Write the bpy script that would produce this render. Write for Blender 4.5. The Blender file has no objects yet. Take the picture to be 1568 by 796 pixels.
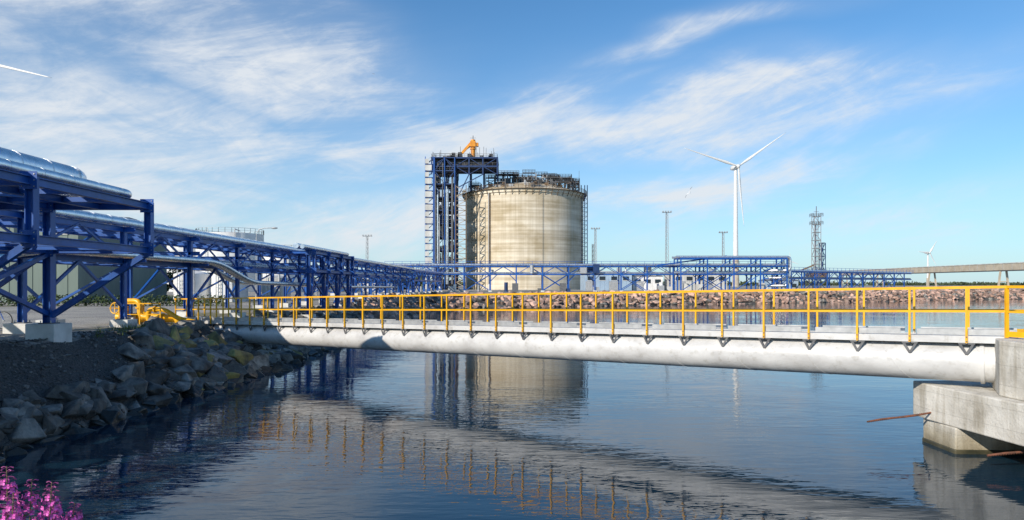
import bpy, math, random
import numpy as np
from mathutils import Vector, Matrix
random.seed(7)
V=Vector
scene=bpy.context.scene
scene.view_settings.view_transform='Standard'
try: scene.view_settings.look='None'
except Exception: pass
scene.view_settings.exposure=0

# ---------------------------------------------------------------- materials
MATS={}
def newmat(name):
    m=bpy.data.materials.new(name); m.use_nodes=True
    nt=m.node_tree; b=nt.nodes['Principled BSDF']; MATS[name]=m
    return m,nt,b
def mat(name,c1,c2=None,scale=2.0,rough=0.6,metal=0.0,bump=0.0,stretch=(1,1,1),bscale=None,detail=4,lo=0.35,hi=0.65,island=0.0,rvar=0.0,c3=None):
    m,nt,b=newmat(name); N=nt.nodes; L=nt.links
    tc=N.new('ShaderNodeTexCoord'); mp=N.new('ShaderNodeMapping'); mp.inputs['Scale'].default_value=stretch
    L.new(tc.outputs['Object'],mp.inputs['Vector'])
    nz=N.new('ShaderNodeTexNoise'); nz.inputs['Scale'].default_value=scale; nz.inputs['Detail'].default_value=detail
    nz.inputs['Roughness'].default_value=0.6
    L.new(mp.outputs['Vector'],nz.inputs['Vector'])
    rp=N.new('ShaderNodeValToRGB'); e=rp.color_ramp.elements
    e[0].position=lo; e[1].position=hi
    c2=c2 or tuple(x*0.75 for x in c1)
    e[0].color=(*c2,1); e[1].color=(*c1,1)
    if c3:
        k=rp.color_ramp.elements.new((lo+hi)/2); k.color=(*c3,1)
    L.new(nz.outputs['Fac'],rp.inputs['Fac'])
    out=rp.outputs['Color']
    if island>0:
        g=N.new('ShaderNodeNewGeometry'); mr=N.new('ShaderNodeMapRange')
        mr.inputs['To Min'].default_value=1-island; mr.inputs['To Max'].default_value=1+island
        L.new(g.outputs['Random Per Island'],mr.inputs['Value'])
        mx=N.new('ShaderNodeVectorMath'); mx.operation='SCALE'
        L.new(out,mx.inputs[0]); L.new(mr.outputs['Result'],mx.inputs['Scale']); out=mx.outputs['Vector']
    L.new(out,b.inputs['Base Color'])
    b.inputs['Roughness'].default_value=rough; b.inputs['Metallic'].default_value=metal
    if rvar>0:
        mr=N.new('ShaderNodeMapRange'); mr.inputs['To Min'].default_value=max(0,rough-rvar); mr.inputs['To Max'].default_value=rough+rvar
        L.new(nz.outputs['Fac'],mr.inputs['Value']); L.new(mr.outputs['Result'],b.inputs['Roughness'])
    if bump>0:
        n2=N.new('ShaderNodeTexNoise'); n2.inputs['Scale'].default_value=bscale or scale*4; n2.inputs['Detail'].default_value=5
        L.new(tc.outputs['Object'],n2.inputs['Vector'])
        bp=N.new('ShaderNodeBump'); bp.inputs['Strength'].default_value=1.0; bp.inputs['Distance'].default_value=bump
        L.new(n2.outputs['Fac'],bp.inputs['Height']); L.new(bp.outputs['Normal'],b.inputs['Normal'])
    return m
mat('blue_paint',(0.012,0.105,0.43),(0.008,0.065,0.27),1.5,0.40,0,0.002,(1,1,.5),8)
mat('blue_dark',(0.015,0.05,0.17),(0.01,0.03,0.09),1.0,0.5)
mat('yellow_paint',(0.86,0.46,0.008),(0.76,0.36,0.006),3,0.38,0,0.001)
mat('orange_paint',(0.78,0.32,0.02),(0.6,0.22,0.02),1,0.5)
mat('silver_clad',(0.86,0.87,0.88),(0.62,0.63,0.65),3,0.28,0.8,0.007,(1,1,1),5,rvar=0.12)
mat('galv',(0.50,0.51,0.52),(0.36,0.37,0.38),4,0.5,0.4)
mat('galv_dark',(0.16,0.165,0.17),(0.10,0.10,0.11),3,0.6,0.2)
mat('steel_dark',(0.05,0.05,0.055),(0.03,0.03,0.03),3,0.6,0.2)
mat('brown_steel',(0.22,0.14,0.075),(0.12,0.08,0.05),1,0.7)
mat('concrete_dark',(0.10,0.09,0.055),(0.04,0.04,0.025),2,0.4,0,0.015)
mat('footing',(0.74,0.73,0.70),(0.56,0.55,0.52),2,0.85,0,0.006)
mat('rock',(0.25,0.235,0.21),(0.06,0.057,0.052),2.2,0.8,0,0.05,(1,1,1),7,detail=7,island=0.6)
mat('rock_wet',(0.05,0.048,0.04),(0.02,0.02,0.016),2.2,0.35,0,0.03,(1,1,1),7,detail=5,island=0.4)
mat('rock_yellow_sunlit',(0.42,0.34,0.11),(0.12,0.11,0.075),1.6,0.88,0,0.045,(1,1,1),7,detail=7,island=0.25)  # brighter, yellower rock: warm sunlight on some bank stones put into the colour
mat('rock_red',(0.54,0.34,0.26),(0.24,0.18,0.15),0.9,0.9,0,0.03,(1,1,1),4,detail=5,island=0.55)
mat('gravel_dark',(0.17,0.165,0.158),(0.09,0.087,0.083),5,0.9,island=0.6)
mat('white_paint',(0.78,0.78,0.77),(0.66,0.66,0.65),0.7,0.45)
mat('white_worn',(0.66,0.66,0.64),(0.44,0.43,0.40),0.4,0.6,0,0,(1,1,.25))
mat('beige_conc',(0.52,0.45,0.35),(0.40,0.34,0.26),0.3,0.8)
mat('green_clad',(0.15,0.20,0.17),(0.10,0.135,0.12),0.4,0.5,0,0,(1,1,.1))
mat('ltblue_clad',(0.38,0.50,0.62),(0.28,0.38,0.50),0.3,0.5)
mat('roof_grey',(0.25,0.26,0.28),(0.17,0.18,0.20),0.5,0.6)
mat('window_dark',(0.03,0.04,0.05),(0.02,0.03,0.04),0.5,0.1)
mat('rust',(0.24,0.09,0.05),(0.10,0.05,0.035),8,0.85,0,0.003)
mat('rubber',(0.02,0.02,0.02),(0.015,0.015,0.015),8,0.7)
mat('leaf',(0.075,0.115,0.03),(0.03,0.055,0.015),0.7,0.7,island=0.5)
mat('leaf_far',(0.08,0.11,0.05),(0.04,0.06,0.03),0.15,0.8,island=0.4)
mat('bark',(0.12,0.09,0.06),(0.07,0.05,0.04),4,0.9)
mat('stem',(0.16,0.12,0.05),(0.10,0.14,0.04),12,0.7)
mat('petal',(0.80,0.13,0.50),(0.58,0.07,0.42),20,0.6,island=0.35)
mat('petal_dark',(0.34,0.05,0.22),(0.22,0.05,0.15),20,0.6,island=0.3)
mat('grass_blade',(0.12,0.17,0.04),(0.07,0.10,0.03),5,0.8,island=0.4)
mat('gull_white',(0.8,0.8,0.8),(0.6,0.62,0.65),6,0.7)
mat('gull_grey',(0.35,0.37,0.40),(0.25,0.27,0.3),6,0.7)

class NT:
    def __init__(s,name):
        s.m,s.nt,s.b=newmat(name); s.N=s.nt.nodes; s.L=s.nt.links; s.tc=s.N.new('ShaderNodeTexCoord')
    def nz(s,sc,st=(1,1,1),det=5,rough=.6,dist=0,rot=(0,0,0)):
        mp=s.N.new('ShaderNodeMapping'); mp.inputs['Scale'].default_value=st; mp.inputs['Rotation'].default_value=rot; s.L.new(s.tc.outputs['Object'],mp.inputs['Vector'])
        n=s.N.new('ShaderNodeTexNoise'); n.inputs['Scale'].default_value=sc; n.inputs['Detail'].default_value=det; n.inputs['Roughness'].default_value=rough; n.inputs['Distortion'].default_value=dist
        s.L.new(mp.outputs['Vector'],n.inputs['Vector']); return n.outputs['Fac']
    def ramp(s,f,p,cols):
        r=s.N.new('ShaderNodeValToRGB'); el=r.color_ramp.elements
        el[0].position=p[0]; el[0].color=(*cols[0],1); el[1].position=p[-1]; el[1].color=(*cols[-1],1)
        for q,c in zip(p[1:-1],cols[1:-1]):
            k=el.new(q); k.color=(*c,1)
        s.L.new(f,r.inputs['Fac']); return r.outputs['Color']
    def mul(s,a,c,f=1.0,mode='MULTIPLY'):
        x=s.N.new('ShaderNodeMix'); x.data_type='RGBA'; x.blend_type=mode
        if isinstance(f,float): x.inputs['Factor'].default_value=f
        else: s.L.new(f,x.inputs['Factor'])
        s.L.new(a,x.inputs['A'])
        if isinstance(c,tuple): x.inputs['B'].default_value=(*c,1)
        else: s.L.new(c,x.inputs['B'])
        return x.outputs['Result']
    def z(s):
        sp=s.N.new('ShaderNodeSeparateXYZ'); s.L.new(s.tc.outputs['Object'],sp.inputs[0]); return sp.outputs['Z']
    def bump(s,h,d,prev=None):
        bp=s.N.new('ShaderNodeBump'); bp.inputs['Distance'].default_value=d; s.L.new(h,bp.inputs['Height'])
        if prev: s.L.new(prev,bp.inputs['Normal'])
        return bp.outputs['Normal']
def g3(v): return (v,v,v)

t=NT('tank_concrete')
base=t.ramp(t.nz(0.09,(1,1,2.2),6),(0.35,0.5,0.68),((0.50,0.42,0.29),(0.66,0.585,0.46),(0.75,0.69,0.58)))
col=t.mul(base,t.ramp(t.nz(0.5,(0.03,0.03,1.6),3),(0.38,0.62),((0.78,0.75,0.70),(1.06,1.06,1.06))))
col=t.mul(col,t.ramp(t.nz(1.1,(1,1,0.03),5),(0.35,0.6),((0.86,0.84,0.80),(1.03,1.03,1.03))))
md=t.N.new('ShaderNodeMath'); md.operation='PINGPONG'; md.inputs[1].default_value=1.95; t.L.new(t.z(),md.inputs[0])
col=t.mul(col,t.ramp(md.outputs[0],(0.0,0.12),((0.74,0.72,0.70),(1,1,1))),0.7)
t.L.new(col,t.b.inputs['Base Color']); t.b.inputs['Roughness'].default_value=.9

t=NT('concrete')
base=t.ramp(t.nz(.9,(1,1,1.3),8),(.3,.5,.68),((0.42,0.395,0.345),(0.60,0.575,0.52),(0.72,0.70,0.65)))
col=t.mul(base,t.ramp(t.nz(4,(1,1,.12),6),(.34,.56),((0.55,0.50,0.41),g3(1.05))),.65)
col=t.mul(col,t.ramp(t.nz(22,(1,1,1),4),(.30,.42),(g3(.5),g3(1))),.5)
md=t.N.new('ShaderNodeMath'); md.operation='PINGPONG'; md.inputs[1].default_value=.21; t.L.new(t.z(),md.inputs[0])
col=t.mul(col,t.ramp(md.outputs[0],(0.0,0.012),(g3(.62),g3(1))),.6)
zr=t.N.new('ShaderNodeMapRange'); zr.inputs['From Min'].default_value=0; zr.inputs['From Max'].default_value=.75; t.L.new(t.z(),zr.inputs['Value'])
col=t.mul(col,t.ramp(zr.outputs['Result'],(0,.4,.8),((.42,.38,.28),(.78,.74,.64),g3(1))))
t.L.new(col,t.b.inputs['Base Color']); t.b.inputs['Roughness'].default_value=.88
t.L.new(t.bump(t.nz(24,det=6),.010,t.bump(t.nz(3,(1,1,1.5),6),.025)),t.b.inputs['Normal'])

t=NT('pipe_grey')
base=t.ramp(t.nz(1.1,(1,1,1.6),7),(.3,.5,.7),((.47,.465,.46),(.58,.578,.575),(.66,.658,.65)))
col=t.mul(base,t.ramp(t.nz(5,(1,1,1),7,.7),(.32,.46),((.66,.63,.57),g3(1))),.6)
t.L.new(col,t.b.inputs['Base Color']); t.b.inputs['Roughness'].default_value=.40
t.L.new(t.bump(t.nz(2.2,det=3),.014),t.b.inputs['Normal'])

t=NT('ground_gravel')
gcol=t.ramp(t.nz(14,det=7),(.35,.65),((0.17,0.165,0.155),(0.48,0.46,0.43)))
gcol=t.mul(gcol,t.ramp(t.nz(.25),(.4,.6),(g3(.75),(1.15,1.12,1.05))))
gcol=t.mul(gcol,(0.16,0.15,0.075),t.ramp(t.nz(.08,det=6),(.54,.62),(g3(0),g3(.8))),'MIX')
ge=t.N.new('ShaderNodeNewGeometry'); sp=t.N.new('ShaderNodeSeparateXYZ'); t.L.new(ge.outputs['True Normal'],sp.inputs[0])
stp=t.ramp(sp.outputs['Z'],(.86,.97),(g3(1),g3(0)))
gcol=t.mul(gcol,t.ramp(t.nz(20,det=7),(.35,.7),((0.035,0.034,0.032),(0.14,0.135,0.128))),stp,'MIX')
t.L.new(gcol,t.b.inputs['Base Color']); t.b.inputs['Roughness'].default_value=.95
t.L.new(t.bump(t.nz(18,det=6),.05),t.b.inputs['Normal'])

t=NT('water')
t.b.inputs['Base Color'].default_value=(0.007,0.028,0.050,1); t.b.inputs['Roughness'].default_value=.008; t.b.inputs['IOR'].default_value=1.42
mr=t.N.new('ShaderNodeMapRange'); t.L.new(t.nz(.10,(1,1.8,1),3,rot=(0,0,.3)),mr.inputs['Value'])
for k,q in zip(('From Min','From Max','To Min','To Max'),(.36,.64,.25,1.2)): mr.inputs[k].default_value=q
prev=None
for sc,st,rot,det,d in ((2.6,(0.5,1.7,1),0.2,2,0.0080),(0.9,(0.6,1.3,1),-0.2,1,0.009),(6.5,(0.6,1.6,1),0.35,1,0.0016)):
    mu=t.N.new('ShaderNodeMath'); mu.operation='MULTIPLY'; t.L.new(t.nz(sc,st,det,.5,.4,(0,0,rot)),mu.inputs[0]); t.L.new(mr.outputs['Result'],mu.inputs[1])
    prev=t.bump(mu.outputs[0],d,prev)
t.L.new(prev,t.b.inputs['Normal'])

# ---------------------------------------------------------------- mesh builder
class MB:
    def __init__(s): s.v=[]; s.f=[]; s.m=[]; s.sm=[]; s.mats=[]
    def mi(s,n):
        if n not in s.mats: s.mats.append(n)
        return s.mats.index(n)
    def add(s,vs,fs,mt,smooth=False):
        o=len(s.v); s.v.extend([tuple(x) for x in vs]); k=s.mi(mt)
        for f in fs: s.f.append(tuple(i+o for i in f)); s.m.append(k); s.sm.append(smooth)
    def beam(s,a,b,w,h,mt,up=None):
        a=V(a); b=V(b); d=b-a
        if d.length<1e-6: return
        d.normalize(); up=V(up) if up else V((0,0,1))
        if abs(d.dot(up))>.99: up=V((0,1,0))
        sx=d.cross(up).normalized(); sy=sx.cross(d).normalized()
        vs=[p+sx*(w/2*i)+sy*(h/2*j) for p in (a,b) for i,j in ((-1,-1),(1,-1),(1,1),(-1,1))]
        s.add(vs,[(0,1,2,3)[::-1],(4,5,6,7),(0,1,5,4),(1,2,6,5),(2,3,7,6),(3,0,4,7)],mt)
    def ibeam(s,a,b,w,h,mt,up=None,t=0.02):
        a=V(a); b=V(b); d=(b-a).normalized(); up=V(up) if up else V((0,0,1))
        if abs(d.dot(up))>.99: up=V((0,1,0))
        sx=d.cross(up).normalized(); sy=sx.cross(d).normalized()
        s.beam(a,b,t,h-2*t,mt,sy)
        for k in (-1,1): s.beam(a+sy*k*(h/2-t/2),b+sy*k*(h/2-t/2),w,t,mt,sy)
    def box(s,x0,x1,y0,y1,z0,z1,mt):
        vs=[(x,y,z) for z in (z0,z1) for x,y in ((x0,y0),(x1,y0),(x1,y1),(x0,y1))]
        s.add(vs,[(3,2,1,0),(4,5,6,7),(0,1,5,4),(1,2,6,5),(2,3,7,6),(3,0,4,7)],mt)
    def prism(s,poly,z0,z1,mt):
        n=len(poly); vs=[(x,y,z0) for x,y in poly]+[(x,y,z1) for x,y in poly]
        s.add(vs,[tuple(range(n))[::-1],tuple(range(n,2*n))]+[(i,(i+1)%n,n+(i+1)%n,n+i) for i in range(n)],mt)
    def cyl(s,a,b,r,mt,n=10,r2=None,caps=True,smooth=True):
        a=V(a); b=V(b); d=(b-a).normalized(); r2=r if r2 is None else r2
        up=V((0,0,1)) if abs(d.z)<.95 else V((0,1,0))
        x=d.cross(up).normalized(); y=x.cross(d).normalized(); vs=[]
        for p,rr in ((a,r),(b,r2)):
            for i in range(n):
                t=2*math.pi*i/n; vs.append(p+x*(rr*math.cos(t))+y*(rr*math.sin(t)))
        s.add(vs,[(i,(i+1)%n,n+(i+1)%n,n+i) for i in range(n)],mt,smooth)
        if caps: s.add(vs,[tuple(range(n))[::-1],tuple(range(n,2*n))],mt)
    def sweep(s,pts,r,mt,n=10,closed=False):
        pts=[V(p) for p in pts]; m=len(pts); vs=[]; x=None
        rs=r if isinstance(r,(list,tuple)) else [r]*m
        for i,p in enumerate(pts):
            if closed: d=pts[(i+1)%m]-pts[i-1]
            else: d=pts[min(i+1,m-1)]-pts[max(i-1,0)]
            d.normalize()
            if x is None:
                up=V((0,0,1)) if abs(d.z)<.9 else V((0,1,0)); x=d.cross(up).normalized()
            else: x=(x-d*x.dot(d)).normalized()
            y=d.cross(x)
            for k in range(n):
                t=2*math.pi*k/n; vs.append(p+x*(rs[i]*math.cos(t))+y*(rs[i]*math.sin(t)))
        fs=[]
        for i in range(m if closed else m-1):
            j=(i+1)%m
            for k in range(n): fs.append((i*n+k,i*n+(k+1)%n,j*n+(k+1)%n,j*n+k))
        s.add(vs,fs,mt,True)
        if not closed: s.add(vs[:n]+vs[-n:],[tuple(range(n)),tuple(range(n,2*n))],mt)
    def tube(s,pts,r,mt,n=10,R=None,rings=0.0,ringmat=None):
        pts=[V(p) for p in pts]; R=R or r*3; out=[pts[0]]
        for i in range(1,len(pts)-1):
            p=pts[i]; a=(pts[i-1]-p); b=(pts[i+1]-p); t=min(R,a.length*.45,b.length*.45)
            p0=p+a.normalized()*t; p1=p+b.normalized()*t
            for k in range(7):
                q=k/6; out.append(p0*(1-q)**2+p*(2*q*(1-q))+p1*q*q)
        out.append(pts[-1]); s.sweep(out,r,mt,n)
        if rings>0:
            for i in range(len(pts)-1):
                a,b=pts[i],pts[i+1]; L=(b-a).length; d=(b-a).normalized(); k=rings*.6
                while k<L-.4:
                    s.cyl(a+d*k,a+d*(k+.045),r*1.035,ringmat or mt,n); k+=rings
    def ring(s,c,r,tr,mt,ax=(0,0,1),n=24,m=6):
        c=V(c); ax=V(ax).normalized(); u=ax.orthogonal().normalized(); w=ax.cross(u)
        s.sweep([c+u*(r*math.cos(2*math.pi*i/n))+w*(r*math.sin(2*math.pi*i/n)) for i in range(n)],tr,mt,m,True)
    def ball(s,c,r,mt,sc=(1,1,1),n=12,m=8):
        vs=[];fs=[]
        for i in range(m+1):
            t=math.pi*i/m
            for k in range(n):
                p=2*math.pi*k/n; vs.append((c[0]+r*sc[0]*math.sin(t)*math.cos(p),c[1]+r*sc[1]*math.sin(t)*math.sin(p),c[2]+r*sc[2]*math.cos(t)))
        for i in range(m):
            for k in range(n): fs.append((i*n+k,i*n+(k+1)%n,(i+1)*n+(k+1)%n,(i+1)*n+k))
        s.add(vs,fs,mt,True)
    def rail(s,pts,h,mt,w=.05,post=1.5,mid=1,closed=False):
        pts=[V(p) for p in pts]
        for i in range(len(pts)-(0 if closed else 1)):
            a=pts[i]; b=pts[(i+1)%len(pts)]; n=max(1,round((b-a).length/post))
            up=V((0,0,h))
            s.beam(a+up,b+up,w,w,mt)
            for k in range(1,mid+1):
                q=V((0,0,h*k/(mid+1))); s.beam(a+q,b+q,w*.7,w*.7,mt)
            for k in range(n+1):
                p=a.lerp(b,k/n); s.beam(p,p+V((0,0,h-w/2)),w*.9,w*.9,mt)
    def build(s,name):
        me=bpy.data.meshes.new(name); me.from_pydata(s.v,[],s.f)
        for n in s.mats: me.materials.append(MATS[n])
        me.polygons.foreach_set('material_index',s.m); me.polygons.foreach_set('use_smooth',s.sm); me.update()
        o=bpy.data.objects.new(name,me); scene.collection.objects.link(o); return o

# ---------------------------------------------------------------- terrain
H=3.8
WP=np.array([(-7,7),(-11.3,12.5),(-11.7,16),(-11.4,20),(-11.0,27),(-11.2,36),(-11.8,60),(-12.5,98),(-4,108),(14,121),(32,131),(48,138),(80,152),(115,176),(210,200),(600,290),(3500,700),(3500,20),(60,19),(22,17),(17,14.5),(15,9),(8,7)],float)
def sdist(X,Y):
    X=np.asarray(X,float); Y=np.asarray(Y,float)
    n=len(WP); d=np.full(X.shape,1e9); inside=np.zeros(X.shape,bool)
    for i in range(n):
        ax,ay=WP[i]; bx,by=WP[(i+1)%n]; ex,ey=bx-ax,by-ay
        t=np.clip(((X-ax)*ex+(Y-ay)*ey)/(ex*ex+ey*ey),0,1)
        d=np.minimum(d,np.hypot(X-ax-t*ex,Y-ay-t*ey))
        c=((ay>Y)!=(by>Y)); xi=np.where(c,(bx-ax)*(Y-ay)/((by-ay) if by!=ay else 1e-9)+ax,0); inside^=(c&(X<xi))
    return np.where(inside,-d,d)
def height(X,Y):
    X=np.asarray(X,float); Y=np.asarray(Y,float); d=sdist(X,Y)
    d=d+0.18*np.sin(X*1.3+Y*.9)*np.cos(Y*1.1-X*.4)
    t=np.clip((Y-22)/12,0,1); t=t*t*(3-2*t)
    w=2.15+3.3*t; w=np.where(Y<11,3.5,w); w=np.where(Y>85,4.2,w)
    lvl=2.2-0.35*t*np.clip((120-Y)/60,0,1)
    q=np.clip(d/w,0,1); z=lvl*(q**0.85)
    z=np.where(d<0,np.maximum(-2.5,d*.8),z)
    z=z+np.where((d>0.3),0.035*np.sin(X*2.1+1.3*Y)*np.sin(Y*1.7-.6*X)*np.clip(1.5-np.abs(q-.6),0,1),0)
    return z
xs=np.concatenate([[-6000,-3000,-1500,-700,-350,-180,-110,-80,-60,-48,-40],np.arange(-36,-24,2),np.arange(-24,-9,.35),np.arange(-9,20,1),np.arange(20,220,2.5),[225,240,280,350,450,600,900,1500,3000,6000]])
ys=np.concatenate([[-600,-200,-60,-20,-10],np.arange(-6,11,.7),np.arange(11,50,.4),np.arange(50,96,1.4),np.arange(96,212,1.3),[215,225,250,290,350,450,700,1200,2500,5000,9000]])
GX,GY=np.meshgrid(xs,ys); GZ=height(GX,GY)
nx,ny=len(xs),len(ys)
vs=np.stack([GX.ravel(),GY.ravel(),GZ.ravel()],1).tolist()
fs=[(j*nx+i,j*nx+i+1,(j+1)*nx+i+1,(j+1)*nx+i) for j in range(ny-1) for i in range(nx-1)]
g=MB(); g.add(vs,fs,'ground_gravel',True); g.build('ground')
w=MB(); w.add([(-6000,-600,0),(6000,-600,0),(6000,9000,0),(-6000,9000,0)],[(0,1,2,3)],'water'); w.build('water')
def gz(x,y): return float(height(np.array([x]),np.array([y]))[0])

# ---------------------------------------------------------------- rocks
import bmesh
def hull_rock(seed,n=16,bev=.07):
    r=random.Random(seed); bm=bmesh.new()
    for _ in range(n):
        v=V((r.gauss(0,1),r.gauss(0,1),r.gauss(0,1))).normalized()*r.uniform(.85,1.05); bm.verts.new(v)
    bmesh.ops.convex_hull(bm,input=bm.verts)
    for v in [v for v in bm.verts if not v.link_faces]: bm.verts.remove(v)
    if bev:
        bmesh.ops.bevel(bm,geom=list(bm.edges),offset=bev,segments=1,affect='EDGES',profile=.6)
        bmesh.ops.triangulate(bm,faces=list(bm.faces))
    bm.verts.index_update()
    vs=[v.co.copy() for v in bm.verts]; fs=[tuple(v.index for v in f.verts) for f in bm.faces]; bm.free(); return vs,fs
TPL=[hull_rock(i,random.choice((9,10,12,14)),.035) for i in range(20)]
TPLs=[hull_rock(50+i,11,0) for i in range(10)]
def put_rock(mb,p,s,mt,tpl):
    vs,fs=random.choice(tpl)
    M=Matrix.Rotation(random.uniform(0,6.28),3,V((random.gauss(0,1),random.gauss(0,1),random.gauss(0,1))).normalized())
    S=Matrix.Diagonal((s*random.uniform(.75,1.4),s*random.uniform(.75,1.3),s*random.uniform(.5,.95)))
    R=Matrix.Rotation(random.uniform(0,6.28),3,'Z')
    T=R@S@M; p=V(p); mb.add([T@v+p for v in vs],fs,mt)
rb=MB()
def shx(y): return float(np.interp(y,[7,12.5,16,20,27,36,60],[-7,-11.3,-11.7,-11.4,-11.0,-11.2,-11.8]))
for i in range(2000):
    y=random.uniform(9,62); t=min(1,max(0,(y-21)/9)); wd=.75+4.1*t
    dd=random.uniform(-1.0,wd) if random.random()<.8 else random.uniform(-1,.4)
    x=shx(y)-dd; s=random.choice((.14,.18,.24,.3,.36,.44,.52))*(1+.4*t)
    if 31<y<41 and x<-15.5: continue
    z=gz(x,y)+s*.12
    mt='rock_yellow_sunlit' if (24<y<36 and random.random()<.13) else 'rock'
    if z<.05: mt='rock_wet'
    put_rock(rb,(x,y,z),s,mt,TPL)
for (x,y,s,m) in ((-11.6,28.5,.8,'rock_yellow_sunlit'),(-13.2,30.5,.8,'rock_yellow_sunlit'),(-12.2,26.0,.6,'rock'),(-13.6,27.2,.65,'rock_yellow_sunlit'),(-11.2,31.5,.7,'rock'),(-12.6,32.8,.75,'rock'),(-11.9,24.2,.55,'rock'),(-11.9,21.5,.55,'rock'),(-12.0,18.6,.5,'rock'),(-11.9,16.7,.5,'rock')):
    put_rock(rb,(x,y,gz(x,y)+s*.3),s,m,TPL)
for i in range(3200):
    y=random.uniform(12,33); x=shx(y)-random.uniform(.6,3.4); s=random.choice((.018,.025,.03,.04,.05,.08)); put_rock(rb,(x,y,gz(x,y)),s,'gravel_dark' if random.random()<.9 else 'rock',TPLs)
rb.build('riprap_bank')
rf=MB()
path=[(-11.8,60),(-12.5,98),(-4,108),(14,121),(32,131),(48,138),(80,152),(115,176),(210,200),(330,229)]
for (ax,ay),(bx,by) in zip(path[:-1],path[1:]):
    L=math.hypot(bx-ax,by-ay); nn=int(L*11)
    px,py=-(by-ay)/L,(bx-ax)/L
    for k in range(nn):
        t=random.random(); d=random.uniform(-.9,4.8); x=ax+(bx-ax)*t+px*d; y=ay+(by-ay)*t+py*d
        s=random.uniform(.3,.85); put_rock(rf,(x,y,gz(x,y)+s*.12),s,'rock_red' if random.random()<.85 else 'rock',TPLs)
rf.build('riprap_shore')

# ---------------------------------------------------------------- pipe bridge
A=V((-17.7,36.0,1.95)); B=V((10.32,15.5,2.64)); BL=(B-A).length; u=(B-A).normalized()
uh=V((u.x,u.y,0)).normalized(); n=V((-uh.y,uh.x,0))
if n.y<0: n=-n
def br(s,off,dz): return A+u*s+n*off+V((0,0,dz))
pb=MB(); W=.9
pb.tube([br(-1.5,W/2,-.60-.25),br(.3,W/2,-.62),br(BL+.75,W/2,-.62)],.46,'pipe_grey',40,R=.8)
k=2.0
while k<BL+.5:
    pb.cyl(br(k,W/2,-.62),br(k+.025,W/2,-.62),.464,'pipe_grey',40); k+=5.7
hp=[]; Nn=int(BL*22)
up_=u.cross(n)
if up_.z<0: up_=-up_
for i in range(Nn+1):
    s_=.5+i*(BL-.2)/Nn; a_=2*math.pi*s_/1.9; hp.append(br(s_,W/2,-.62)+n*(.461*math.cos(a_))+up_*(.461*math.sin(a_)))
pb.sweep(hp,.0055,'pipe_grey',5)
pb.cyl(br(BL+.25,W/2,-.62),br(BL+.33,W/2,-.62),.50,'pipe_grey',40)
pb.beam(br(0,W/2,-.035),br(BL+.7,W/2,-.035),W-.14,.03,'galv')
for off in (0.03,W-.03):
    pb.beam(br(0,off,-.08),br(BL+.7,off,-.08),.05,.16,'pipe_grey')
    k=.15
    while k<BL:
        pb.beam(br(k,off,.085),br(k+1.9,off,.085),.012,.13,'galv'); k+=2.24
NP=31; sp_=BL/NP
for i in range(NP+1):
    s=i*sp_
    for off,sd in ((-.035,1),(W+.035,-1)):
        pb.beam(br(s,off,-.16),br(s,off,1.07),.062,.045,'yellow_paint',uh)
        pb.beam(br(s,off+.03*sd,-.17),br(s,off+.03*sd,.05),.11,.02,'galv',uh)
        for dz in (-.12,-.02): pb.cyl(br(s,off-.05*sd,dz),br(s,off-.022*sd,dz),.014,'galv_dark',6)
        pe=br(s,off+.05*sd,-.18); q=br(s,W/2-sd*.45,-.42)
        for e in (-.13,.13): pb.beam(pe+u*e,q,.025,.05,'galv_dark')
        pb.beam(pe+u*-.16,pe+u*.16,.05,.03,'galv_dark')
    pb.beam(br(s,.05,-.14),br(s,W-.05,-.14),.07,.08,'galv')
for off in (-.035,W+.035):
    pb.beam(br(-.05,off,1.10),br(BL+.74,off,1.10),.055,.06,'yellow_paint')
    pb.beam(br(-.05,off,.56),br(BL+.74,off,.56),.04,.05,'yellow_paint')
for i in range(0,NP,5): pb.beam(br(i*sp_-.09,-.035,1.10),br(i*sp_+.09,-.035,1.10),.068,.073,'yellow_paint')
C=br(BL+.74,-.035,0)
pb.beam(C+V((0,0,-.02)),C+V((0,0,1.07)),.07,.05,'yellow_paint')
D1=V((12.2,12.3,C.z)); E1=br(BL+.74,W+.035,0); E2=V((15.5,16.45,C.z))
pb.rail([C,D1],1.10,'yellow_paint',.06,1.2,1); pb.rail([E1,E2],1.10,'yellow_paint',.06,1.2,1)
pb.beam(C+V((0,0,.06)),D1+V((0,0,.06)),.012,.12,'yellow_paint'); pb.beam(E1+V((0,0,.06)),E2+V((0,0,.06)),.012,.12,'yellow_paint')
pb.build('pipe_bridge')

# abutment
ab=MB()
ab.prism([(10.38,14.55),(10.55,10.5),(17,10.5),(17,16.9),(11.75,16.9)],1.43,2.62,'concrete')
ab.prism([(9.95,16.95),(9.9,16.3),(10.5,10.0),(18,10),(18,17.2)],.58,1.427,'concrete')
ab.prism([(9.99,16.6),(9.97,15.35),(13,15.2),(13,16.7)],-1.2,.577,'concrete')
ab.prism([(9.975,16.62),(9.95,15.33),(13.02,15.18),(13.02,16.72)],-1.2,.10,'concrete_dark')  # wet band at the waterline
ab.prism([(11.6,15.1),(11.4,10.3),(17,10.2),(17,15.2)],-1.2,.575,'concrete_dark')  # recess wall under the block, dark concrete over its full height
o=ab.build('concrete_abutment')
bv=o.modifiers.new('bev','BEVEL'); bv.width=.03; bv.segments=2
for nm,a,b,r in (('rusty_steel_rod',(8.3,15.95,.60),(10.2,16.2,.80),.022),('rusty_steel_rod',(9.75,14.0,.30),(11.8,13.9,.52),.024)):
    m=MB(); a=V(a);b=V(b); pts=[a.lerp(b,t/6)+V((0,0,.015*math.sin(t*1.3))) for t in range(7)]; m.sweep(pts,r,'rust',8)
    for t in range(1,40): p=a.lerp(b,t/40); m.cyl(p,p+(b-a).normalized()*.012,r*1.15,'rust',6)
    m.build(nm)

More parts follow.
